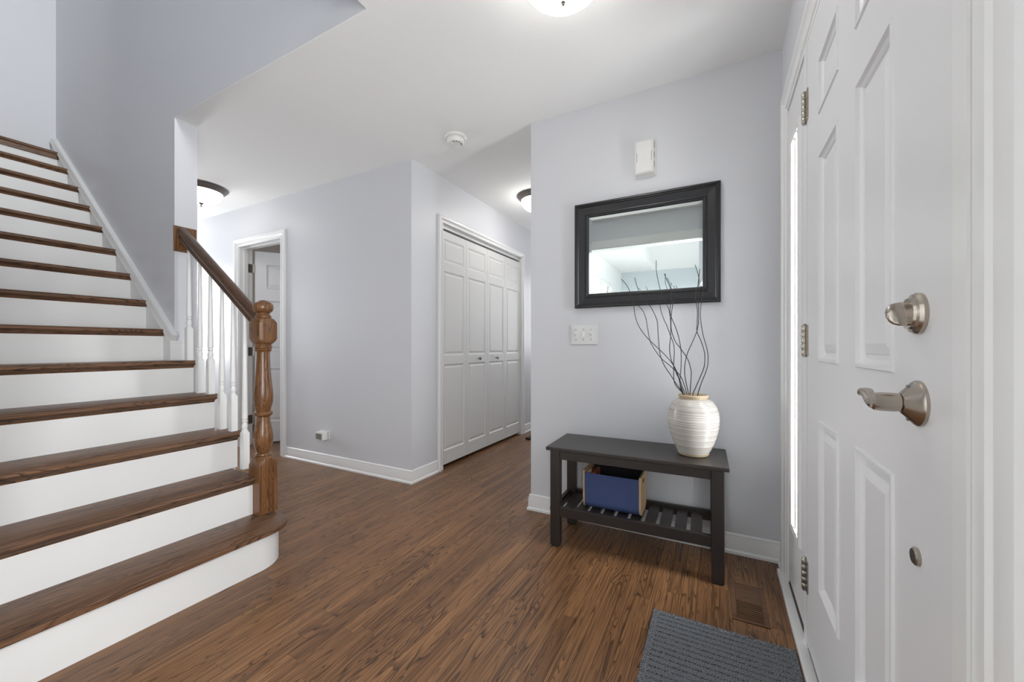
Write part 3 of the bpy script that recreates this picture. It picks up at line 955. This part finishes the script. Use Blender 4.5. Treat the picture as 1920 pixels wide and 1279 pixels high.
lamp('ceiling_lamp', -4.055, 1.785, 'passage', 'lit bronze ringed glass ceiling lamp in the passage behind the staircase')
lamp('ceiling_lamp', -1.495, 3.365, 'hall', 'lit ceiling lamp in the closet hall, half hidden by the mirror wall corner')
lamp('ceiling_lamp', -0.496, 1.34, 'foyer', 'lit glass ceiling lamp at the top edge of the picture')

# smoke detector
sd = thing('smoke_detector', (-1.565, 2.155, CEIL), 'round white smoke detector on the ceiling', 'smoke detector')
obj('base_ring', lathe([(0.074, 0.0), (0.074, -0.008), (0.068, -0.014), (0.060, -0.015)], -1.565, 2.155, 40, z0=CEIL), 'plastic', sd, smooth=30)
obj('detector_body', lathe([(0.056, -0.0155), (0.058, -0.020), (0.057, -0.036), (0.050, -0.046), (0.030, -0.050), (0.0, -0.051)], -1.565, 2.155, 40, z0=CEIL), 'plastic', sd, smooth=35)
obj('test_button', lathe([(0.010, -0.050), (0.010, -0.054), (0.0, -0.0545)], -1.58, 2.135, 16, z0=CEIL), 'ivory', sd, smooth=35)
for i in range(5):
    a = 0.6 + i * 0.5
    obj('vent_slot', box(-1.565 + 0.040 * math.cos(a - 1.9) - 0.006, -1.565 + 0.040 * math.cos(a - 1.9) + 0.006, 2.155 + 0.040 * math.sin(a - 1.9) - 0.0015, 2.155 + 0.040 * math.sin(a - 1.9) + 0.0015, CEIL - 0.0505, CEIL - 0.046), 'slot', sd)

# ------------------------------------------------------------------ wall things
mr = thing('wall_mirror', (-0.369, YB, 1.254), 'rectangular wall mirror in a wide black frame above the bench', 'mirror')
MX0, MX1, MZ0, MZ1 = -0.750, 0.012, 1.254, 1.862
FR = [(0, 0), (0, 0.026), (0.004, 0.030), (0.012, 0.031), (0.016, 0.026), (0.020, 0.026), (0.024, 0.022), (0.060, 0.017), (0.062, 0.021), (0.068, 0.022), (0.071, 0.018), (0.078, 0.016), (0.082, 0.010), (0.082, 0.0)]
for i, seg in enumerate((((MX0, MZ0), (MX1, MZ0)), ((MX1, MZ0), (MX1, MZ1)), ((MX1, MZ1), (MX0, MZ1)), ((MX0, MZ1), (MX0, MZ0)))):
    (a, b), (c, d) = seg
    t = Vector((c - a, 0, d - b)).normalized()
    inn = Vector((0, -1, 0)).cross(t) * -1
    ctr = Vector(((MX0 + MX1) / 2, YB, (MZ0 + MZ1) / 2))
    if inn.dot(ctr - Vector((a, YB, b))) < 0:
        inn = -inn
    V, Fc = [], []
    for p, s in ((Vector((a, YB, b)), 1), (Vector((c, YB, d)), -1)):
        for wd, tk in FR:
            V.append(p + inn * wd + t * s * wd + Vector((0, -1, 0)) * tk)
    k = len(FR)
    Fc = [(q, (q + 1) % k, k + (q + 1) % k, k + q) for q in range(k)] + [tuple(range(k)), tuple(reversed(range(k, 2 * k)))]
    obj('frame_rail', (V, Fc), 'frame', mr, smooth=25)
obj('mirror_glass', panel(MX0 + 0.080, MX1 - 0.080, MZ0 + 0.080, MZ1 - 0.080, [(0, 0.0), (0.0, -0.0075), (0.018, -0.0085)], mpY(YB - 0.002)), 'mirror', mr, recalc=True)

ch = thing('door_chime', (-0.348, YB, 1.963), 'white plastic door chime box above the mirror', 'door chime')
cx0, cx1, cz0, cz1 = -0.405, -0.302, 1.962, 2.150
obj('chime_cover', rings_loft([[(a, YB - d, c) for a, c in ((cx0 + i, cz0 + i), (cx1 - i, cz0 + i), (cx1 - i, cz1 - i), (cx0 + i, cz1 - i))] for d, i in ((0, -0.003), (0.006, -0.003), (0.007, 0.001), (0.040, 0.004), (0.043, 0.007), (0.043, 0.010), (0.0415, 0.0105), (0.0415, 0.012), (0.0435, 0.0125))]), 'ivory', ch)
for sx_ in (cx0 + 0.0125, cx1 - 0.0155):
    for i in range(6):
        zc = 2.03 + i * 0.0085
        obj('grille_slot', box(sx_, sx_ + 0.003, YB - 0.0440, YB - 0.0425, zc, zc + 0.0045), 'slot', ch)
for g in range(3):
    for i in range(4):
        zc = 2.00 + g * 0.05 + i * 0.008
        obj('grille_slot', box(cx1 - 0.003, cx1 - 0.0008, YB - 0.026, YB - 0.020, zc, zc + 0.004), 'slot', ch)

sw = thing('switch_plate', (-0.701, YB, 1.098), 'glossy three-gang light switch plate left of the vase twigs', 'light switch')
sx0, sx1, sz0, sz1 = -0.784, -0.620, 1.038, 1.158
obj('cover_plate', rings_loft([[(a, YB - d, c) for a, c in ((sx0 + i, sz0 + i), (sx1 - i, sz0 + i), (sx1 - i, sz1 - i), (sx0 + i, sz1 - i))] for d, i in ((0, 0), (0.003, 0.0), (0.006, 0.003), (0.007, 0.010), (0.0075, 0.03))]), 'plate', sw)
for i in range(3):
    xx = (sx0 + sx1) / 2 + (i - 1) * 0.046
    tg = obj('toggle_surround', box(xx - 0.007, xx + 0.007, YB - 0.0095, YB - 0.0076, 1.083, 1.113, 0.0008), 'plastic', sw)
    up = (1, -1, 1)[i]
    obj('toggle_lever', rings_loft([[(xx + a * s_, YB - d, 1.098 + z + c * s_ * 1.2) for a, c in ((-0.0045, -0.0045), (0.0045, -0.0045), (0.0045, 0.0045), (-0.0045, 0.0045))] for d, z, s_ in ((0.008, 0, 1.2), (0.014, up * 0.005, 1.0), (0.021, up * 0.010, 0.8))]), 'plastic', tg)
    for zz in (1.068, 1.128):
        obj('screw', lathe([(0.0028, -0.0074), (0.0028, -0.0085), (0.0, -0.009)], xx, zz, 10, 'Y', YB), 'knob_dark', sw, smooth=40)

ot = thing('wall_outlet', (-3.02, YB, 0.232), 'white outlet plate low on the grey wall behind the plug-in device', 'outlet')
obj('outlet_plate', box(-3.065, -2.948, YB - 0.006, YB, 0.232, 0.300, 0.002), 'plastic', ot)
obj('receptacle', box(-3.045, -2.975, YB - 0.0085, YB - 0.0062, 0.249, 0.283, 0.001), 'ivory', ot)
pg = thing('plug_in_device', (-3.02, YB - 0.045, 0.226), 'small white plug-in device with a grey face in the wall outlet', 'plug-in device')
obj('device_body', box(-3.055, -2.965, YB - 0.060, YB - 0.009, 0.228, 0.299, 0.006), 'plastic', pg, smooth=40)
obj('device_face', box(-3.052, -2.978, YB - 0.0622, YB - 0.0602, 0.236, 0.284, 0.0006), 'grey_device', pg)

# ------------------------------------------------------------------ bench
BR = math.radians(1.6)
BZT = 0.513
bn = thing('bench', (-0.376, 2.050, 0.0), 'black-brown wooden hall bench with a slatted lower shelf under the mirror', 'bench', rz=BR)
hw, hd = 0.415, 0.173
lw = hw - 0.018
ld = hd - 0.016
B = lambda name, *a, par=None, bev=0.0015, **k: obj(name, box(*a, bev), 'bench', par or bn, local=True, **k)
B('bench_top', -hw, hw, -hd, hd, BZT - 0.018, BZT, bev=0.003)
for sx_ in (-1, 1):
    for sy_ in (-1, 1):
        x0, x1 = sorted((sx_ * lw, sx_ * (lw - 0.051)))
        y0, y1 = sorted((sy_ * ld, sy_ * (ld - 0.040)))
        leg = B('leg', x0, x1, y0, y1, 0.006, BZT - 0.0182, bev=0.003)
        obj('leg_glide', box(x0 + 0.006, x1 - 0.006, y0 + 0.006, y1 - 0.006, 0.0005, 0.0058), 'black_mat', leg, local=True)
    B('side_apron', *sorted((sx_ * (lw - 0.004), sx_ * (lw - 0.024))), -ld + 0.0402, ld - 0.0402, 0.447, BZT - 0.0182)
    B('shelf_side_rail', *sorted((sx_ * (lw - 0.004), sx_ * (lw - 0.024))), -ld + 0.0402, ld - 0.0402, 0.156, 0.206)
for sy_ in (-1, 1):
    y0, y1 = sorted((sy_ * (ld - 0.003), sy_ * (ld - 0.023)))
    B('long_apron', -lw + 0.0512, lw - 0.0512, y0, y1, 0.450, BZT - 0.0182)
    B('shelf_long_rail', -lw + 0.0512, lw - 0.0512, y0, y1, 0.156, 0.206)
for i in range(11):
    xs = 0.310 - 0.0668 * i
    B('slat', xs - 0.0490, xs, -ld + 0.0236, ld - 0.0236, 0.174, 0.190, bev=0.001)

# storage box on the shelf: blue felt wrapped in a U between plywood ends
bx = thing('storage_box', (-0.478, 2.070, 0.190), 'open blue felt storage box with plywood ends on the bench shelf', 'storage box', rz=BR * 0.6)
bw, bd, bh, rad = 0.144, 0.098, 0.186, 0.045


def u_outline(off, z0, h):
    pts = [(-bd + off, h)]
    for i in range(9):
        a = PI + PI / 2 * i / 8
        pts.append((-bd + rad + (rad - off) * math.cos(a), rad + z0 + (rad - off) * math.sin(a)))
    for i in range(9):
        a = -PI / 2 + PI / 2 * i / 8
        pts.append((bd - rad + (rad - off) * math.cos(a), rad + z0 + (rad - off) * math.sin(a)))
    pts.append((bd - off, h))
    return pts


ou, iu = u_outline(0.0, 0.0005, bh), u_outline(0.006, 0.0005, bh)
k = len(ou)
V = [(x, y, z) for x in (-bw + 0.0085, bw - 0.0085) for (y, z) in ou] + [(x, y, z) for x in (-bw + 0.0085, bw - 0.0085) for (y, z) in iu]
Fc, I = [], []
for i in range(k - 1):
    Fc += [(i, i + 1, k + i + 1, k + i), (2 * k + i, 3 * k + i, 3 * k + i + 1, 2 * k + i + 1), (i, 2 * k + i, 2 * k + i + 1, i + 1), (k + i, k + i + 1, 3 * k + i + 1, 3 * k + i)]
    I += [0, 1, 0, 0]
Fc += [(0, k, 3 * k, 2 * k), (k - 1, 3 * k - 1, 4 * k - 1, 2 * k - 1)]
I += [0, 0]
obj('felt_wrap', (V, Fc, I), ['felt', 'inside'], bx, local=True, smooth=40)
for sx_ in (-1, 1):
    o2 = u_outline(-0.002, 0.003, bh + 0.012)
    a, b = sorted((sx_ * bw, sx_ * (bw - 0.0083)))
    n = len(o2)
    # hand hole: bridge the outline and a slot with quads column by column
    hy0, hy1, hz0, hz1 = -0.035, 0.035, bh - 0.035, bh - 0.012
    ys = sorted(set([-bd - 0.002, bd + 0.002, hy0, hy1] + [p[0] for p in o2]))

    def zlow(y):
        best = None
        for p, q in zip(o2, o2[1:]):
            if min(p[0], q[0]) - 1e-9 <= y <= max(p[0], q[0]) + 1e-9 and abs(q[0] - p[0]) > 1e-9:
                z = p[1] + (q[1] - p[1]) * (y - p[0]) / (q[0] - p[0])
                best = z if best is None else min(best, z)
        return best if best is not None else rad
    ix, V, Fc = {}, [], []

    def vid(y, lev, s):
        key = (round(y, 6), lev, s)
        if key not in ix:
            ix[key] = len(V)
            z = {0: zlow(y), 1: hz0, 2: hz1, 3: bh + 0.012}[lev]
            V.append(((a, b)[s], y, z))
        return ix[key]
    cols = [(p, q) for p, q in zip(ys, ys[1:]) if q - p > 1e-6]
    inh = lambda p, q: hy0 - 1e-6 <= p and q <= hy1 + 1e-6
    for ci, (p, q) in enumerate(cols):
        for lv_ in range(3):
            if lv_ == 1 and inh(p, q):
                continue
            for s in (0, 1):
                f = (vid(p, lv_, s), vid(q, lv_, s), vid(q, lv_ + 1, s), vid(p, lv_ + 1, s))
                Fc.append(f if s else f[::-1])
        Fc.append((vid(p, 0, 0), vid(q, 0, 0), vid(q, 0, 1), vid(p, 0, 1)))
        Fc.append((vid(p, 3, 0), vid(q, 3, 0), vid(q, 3, 1), vid(p, 3, 1)))
        if inh(p, q):
            Fc.append((vid(p, 1, 0), vid(q, 1, 0), vid(q, 1, 1), vid(p, 1, 1)))
            Fc.append((vid(p, 2, 0), vid(q, 2, 0), vid(q, 2, 1), vid(p, 2, 1)))
    for y in (ys[0], ys[-1]):
        for lv_ in range(3):
            Fc.append((vid(y, lv_, 0), vid(y, lv_ + 1, 0), vid(y, lv_ + 1, 1), vid(y, lv_, 1)))
    for y in (hy0, hy1):
        Fc.append((vid(y, 1, 0), vid(y, 2, 0), vid(y, 2, 1), vid(y, 1, 1)))
    obj('end_panel', (V, Fc), 'ply', bx, local=True)
og = obj('folded_paper', box(-0.593, -0.573, 2.02, 2.13, 0.200, 0.366, 0.002), 'orange')
tag(og, 'orange-red paper folder inside the blue storage box', 'folder')

# ------------------------------------------------------------------ vase and twigs
VX, VY = -0.105, 2.060
vs = thing('vase', (VX, VY, BZT), 'cream ribbed ceramic vase with a buff rim on the bench', 'vase')
vp = [(0.056, 0.0), (0.064, 0.002), (0.068, 0.008), (0.0695, 0.016)]
body = [(0.0695, 0.0165), (0.077, 0.030), (0.088, 0.055), (0.099, 0.085), (0.107, 0.115), (0.112, 0.145), (0.1135, 0.170), (0.112, 0.195), (0.107, 0.218), (0.097, 0.240), (0.083, 0.257), (0.071, 0.265), (0.064, 0.268)]
obj('foot', lathe(vp, VX, VY, 48, z0=BZT + 0.0003, cap1=False), 'clay', vs, smooth=40)
# fine thrown rings as relief
bp_ = []
for i in range(len(body) - 1):
    (r0, h0), (r1, h1) = body[i], body[i + 1]
    m = max(2, int((h1 - h0) / 0.0022))
    for j in range(m):
        t = j / m
        hh = h0 + (h1 - h0) * t
        bp_.append((r0 + (r1 - r0) * t + 0.0006 * math.sin(hh * 2 * PI / 0.0075), hh))
bp_.append(body[-1])
obj('vase_body', lathe(bp_, VX, VY, 64, z0=BZT, cap0=False, cap1=False), 'vase', vs, smooth=80)
obj('rim', lathe([(0.0635, 0.2685), (0.062, 0.272), (0.0665, 0.277), (0.0675, 0.283), (0.064, 0.287), (0.058, 0.285), (0.054, 0.276), (0.052, 0.262), (0.060, 0.240), (0.07, 0.22), (0.0, 0.215)], VX, VY, 48, z0=BZT, cap0=False, cap1=False), 'clay', vs, smooth=50)


def pt(x, y, Y):
    """picture position of a twig knot, set on a vertical plane at depth Y in the room"""
    s, c = math.sin(YAW), math.cos(YAW)
    l = (x - 960) / FPX
    rx_, ry_ = -s + c * l, c + s * l
    d = Y / ry_
    return (d * rx_, Y, EYE + (HORIZON - y) * d / FPX)


T1 = lambda L: [(1150 + x / 9.135, 480 + y / 9.135) for x, y in L]
T2 = lambda L: [(1170 + x / 9.133, 610 + y / 9.133) for x, y in L]
TW = [
    (T1([(135, 395), (230, 500), (285, 620), (330, 760), (350, 860), (375, 1030), (420, 1170)]) + T2([(240, 0), (320, 120), (440, 260), (600, 410), (740, 550), (850, 690), (920, 840), (960, 1000), (990, 1180)]), -0.02, 'black twig leaning furthest left in the vase'),
    (T1([(365, 370), (435, 600), (560, 780), (650, 890), (740, 1080)]) + T2([(575, 0), (590, 230), (620, 500), (690, 690), (790, 840), (880, 980), (965, 1180)]), 0.0, 'black twig with its tip second from the left over the mirror'),
    (T1([(320, 735), (430, 850), (510, 950), (560, 1080)]) + T2([(395, 0), (440, 240), (490, 360), (630, 560), (760, 670), (860, 760), (960, 860), (1020, 990), (1075, 1180)]), 0.02, 'short black twig ending at the lower edge of the mirror frame'),
    (T1([(735, 75), (740, 280), (800, 560), (880, 760), (950, 920), (975, 1060)]) + T2([(800, 0), (800, 180), (780, 380), (800, 560), (850, 690), (900, 830), (960, 950), (1000, 1060), (1045, 1185)]), -0.01, 'tallest black twig in the middle of the bunch'),
    (T1([(812, 590), (800, 820), (820, 960), (880, 1120)]) + T2([(730, 0), (800, 190), (850, 330), (860, 480), (850, 750), (870, 1000), (955, 1180)]), 0.015, 'black twig ending at the inner edge of the mirror glass, left of the tallest'),
    (T1([(870, 300), (905, 390), (980, 560), (1015, 700), (1020, 800), (1000, 950), (990, 1060)]) + T2([(805, 0), (820, 120), (880, 280), (970, 400), (1090, 580), (1140, 740), (1150, 860), (1130, 1185)]), 0.01, 'black twig with its tip just right of the tallest one'),
    (T1([(925, 375), (990, 560), (985, 760), (970, 950), (1010, 1090)]) + T2([(870, 0), (930, 180), (970, 380), (980, 550), (975, 750), (960, 900), (965, 1050), (985, 1185)]), -0.025, 'black twig crossing the middle of the bunch nearest the camera'),
    (T1([(1400, 150), (1465, 380), (1455, 640), (1460, 900), (1460, 1100)]) + T2([(1270, 0), (1245, 110), (1180, 270), (1090, 470), (1045, 650), (1040, 830), (1060, 970), (1105, 1185)]), -0.015, 'tall black twig reaching highest on the right of the bunch'),
    (T1([(1480, 225), (1462, 380), (1440, 560), (1405, 640), (1420, 800), (1440, 950), (1435, 1150)]) + T2([(1225, 0), (1250, 110), (1310, 250), (1370, 430), (1385, 560), (1370, 720), (1300, 900), (1230, 1060), (1180, 1185)]), 0.0, 'black twig looping round the tall right one'),
    (T1([(1555, 480), (1545, 560), (1510, 760), (1490, 1000)]) + T2([(1325, 0), (1360, 190), (1420, 400), (1440, 560), (1430, 700), (1390, 830), (1320, 1000), (1265, 1190)]), -0.02, 'outermost black twig on the right of the vase'),
]
for px, dy, lab in TW:
    keep = [px[0]]
    for q in px[1:]:
        if math.hypot(q[0] - keep[-1][0], q[1] - keep[-1][1]) > 7:
            keep.append(q)
    px = keep
    n = len(px)
    pts = [pt(x, y, VY + dy * (1 - i / (n - 1)) + 0.012 * math.sin(i * 0.7 + dy * 90)) for i, (x, y) in enumerate(px)]
    # run down inside the neck to the vase floor
    p = Vector(pts[-1])
    ctr = Vector((VX, VY, p.z))
    off = p - ctr
    if Vector((off.x, off.y)).length > 0.045:
        off = off * (0.045 / Vector((off.x, off.y)).length)
    pts[-1] = tuple(ctr + off)
    pts.append(tuple(ctr + off * 0.8 + Vector((0, 0, -0.055))))
    tag(obj('twig', tube(pts, 0.0014, 0.0021, 6, 5), 'twig', smooth=60), lab, 'twig', 'black twigs in the vase')

# ------------------------------------------------------------------ rug, floor vent, dark mat in the hall
rg = thing('door_mat', (0.0, 1.22, 0.0), 'grey flecked ribbed door mat by the front door', 'door mat')
gx0, gx1, gy0, gy1 = -0.222, 0.2315, 0.82, 1.607
obj('mat_backing', box(gx0, gx1, gy0, gy1, 0.0005, 0.004), 'black_mat', rg)
yy = gy1 - 0.028
V, Fc = [], []
NXR = 2
ribs = []
prof = [(gy1 - 0.001, 0.0042), (gy1 - 0.002, 0.0085), (gy1 - 0.022, 0.0085), (gy1 - 0.024, 0.0055)]
y = gy1 - 0.0265
while y > gy0 + 0.045:
    prof += [(y, 0.0055), (y - 0.002, 0.0095), (y - 0.020, 0.0095), (y - 0.022, 0.0055)]
    y -= 0.0245
prof += [(gy0 + 0.024, 0.0055), (gy0 + 0.022, 0.0085), (gy0 + 0.001, 0.0085), (gy0 + 0.0005, 0.0042)]
xs = [(gx0 + 0.001, 0), (gx0 + 0.022, 0), (gx0 + 0.024, 1), (gx1 - 0.024, 1), (gx1 - 0.022, 0), (gx1 - 0.001, 0)]
for x, inner in xs:
    for yv, z in prof:
        zz = z if inner else (0.0088 if 0.0045 < z else z)
        V.append((x, yv, zz))
k = len(prof)
for i in range(len(xs) - 1):
    for j in range(k - 1):
        Fc.append((i * k + j, i * k + j + 1, (i + 1) * k + j + 1, (i + 1) * k + j))
obj('mat_pile', (V, Fc), 'rug', rg)

fv = thing('floor_vent', (0.108, 1.835, 0.0), 'wooden louvred floor register beside the front leg of the bench', 'floor vent')
vx0, vx1, vy0, vy1 = 0.046, 0.170, 1.695, 1.962
obj('vent_well', box(vx0 + 0.018, vx1 - 0.018, vy0 + 0.012, vy0 + 0.128, 0.0004, 0.0010), 'slot', fv)
obj('frame_side', box(vx0, vx0 + 0.017, vy0 + 0.0125, vy1 - 0.013, 0.0004, 0.005, 0.0008), 'vent', fv, rnd=0.1)
obj('frame_side', box(vx1 - 0.017, vx1, vy0 + 0.0125, vy1 - 0.013, 0.0004, 0.005, 0.0008), 'vent', fv, rnd=0.2)
obj('frame_end', box(vx0, vx1, vy0, vy0 + 0.012, 0.0004, 0.005, 0.0008), 'vent', fv, rnd=0.3)
obj('frame_end', box(vx0, vx1, vy1 - 0.0125, vy1, 0.0004, 0.005, 0.0008), 'vent', fv, rnd=0.4)
obj('vent_panel', box(vx0 + 0.0175, vx1 - 0.0175, vy0 + 0.128, vy1 - 0.013, 0.0004, 0.0046, 0.0006), 'vent', fv, rnd=0.5)
for i in range(9):
    y = vy0 + 0.0165 + i * 0.0124
    obj('louvre', box(vx0 + 0.0175, vx1 - 0.0175, y, y + 0.0056, 0.0012, 0.0046), 'vent', fv, rnd=0.6)

dm = thing('floor_mat', (-1.6, 4.0, 0.0), 'small dark mat on the hall floor just past the wall corner', 'mat')
obj('mat_body', box(-1.885, -1.25, 3.90, 4.30, 0.0005, 0.010, 0.004), 'black_mat', dm)
obj('mat_border', grid_solid([-1.885, -1.86, -1.275, -1.25], [3.90, 3.925, 4.275, 4.30], [(-1.86, -1.275, 3.925, 4.275)], mpZ(0.0102), 0, 0.012), 'bench', dm)

# ------------------------------------------------------------------ windows out of view; all but the living room side one added for daylight
def window(name, holes_mp, u0, u1, v0, v1, label):
    t = thing(name, holes_mp((u0 + u1) / 2, v0, 0), label, 'window', kind='structure')
    um, vm = (u0 + u1) / 2, (v0 + v1) / 2
    f = 0.045
    obj('window_frame', grid_solid([u0, u0 + f, um - 0.02, um + 0.02, u1 - f, u1], [v0, v0 + f, vm - 0.018, vm + 0.018, v1 - f, v1],
                                   [(a, b, c, d) for a, b in ((u0 + f, um - 0.02), (um + 0.02, u1 - f)) for c, d in ((v0 + f, vm - 0.018), (vm + 0.018, v1 - f))], holes_mp, 0.02, 0.07), 'trim', t)
    for a, b in ((u0 + f, um - 0.02), (um + 0.02, u1 - f)):
        for c, d in ((v0 + f, vm - 0.018), (vm + 0.018, v1 - f)):
            obj('pane', grid_solid([a, b], [c, d], [], holes_mp, 0.04, 0.045), 'glass', t)
    return t


window('added_window_2', mpXn(XD), -2.85, -1.25, 0.6, 2.1, 'added unseen white framed living room window in the entrance wall')
window('added_window_3', lambda u, v, d: (u, -1.4 - d, v), -5.05, -4.3, 3.45, 4.75, 'added unseen white framed window of the upper room beside the head of the staircase')
window('window_4', mpXp(-1.65), -2.5, -1.35, 1.0, 2.12, 'white framed window in the living room side wall')
window('added_window_5', mpXn(XD), 0.14, 0.80, 3.2, 4.7, 'added unseen white framed window high above the front door')
window('added_window_6', mpXn(XD), -0.95, -0.08, 0.7, 2.1, 'added unseen white framed living room window nearest the front door')
window('added_window_7', mpY(4.5), -3.9, -2.9, 0.9, 2.1, 'added unseen white framed window of the room behind the half-open door')
window('added_window_8', mpXp(-6.2), 1.38, 2.15, 0.8, 2.1, 'added unseen white framed window at the end of the passage behind the staircase')
window('added_window_9', mpY(5.5), -1.94, -1.14, 0.85, 2.1, 'added unseen white framed window at the end of the closet hall')
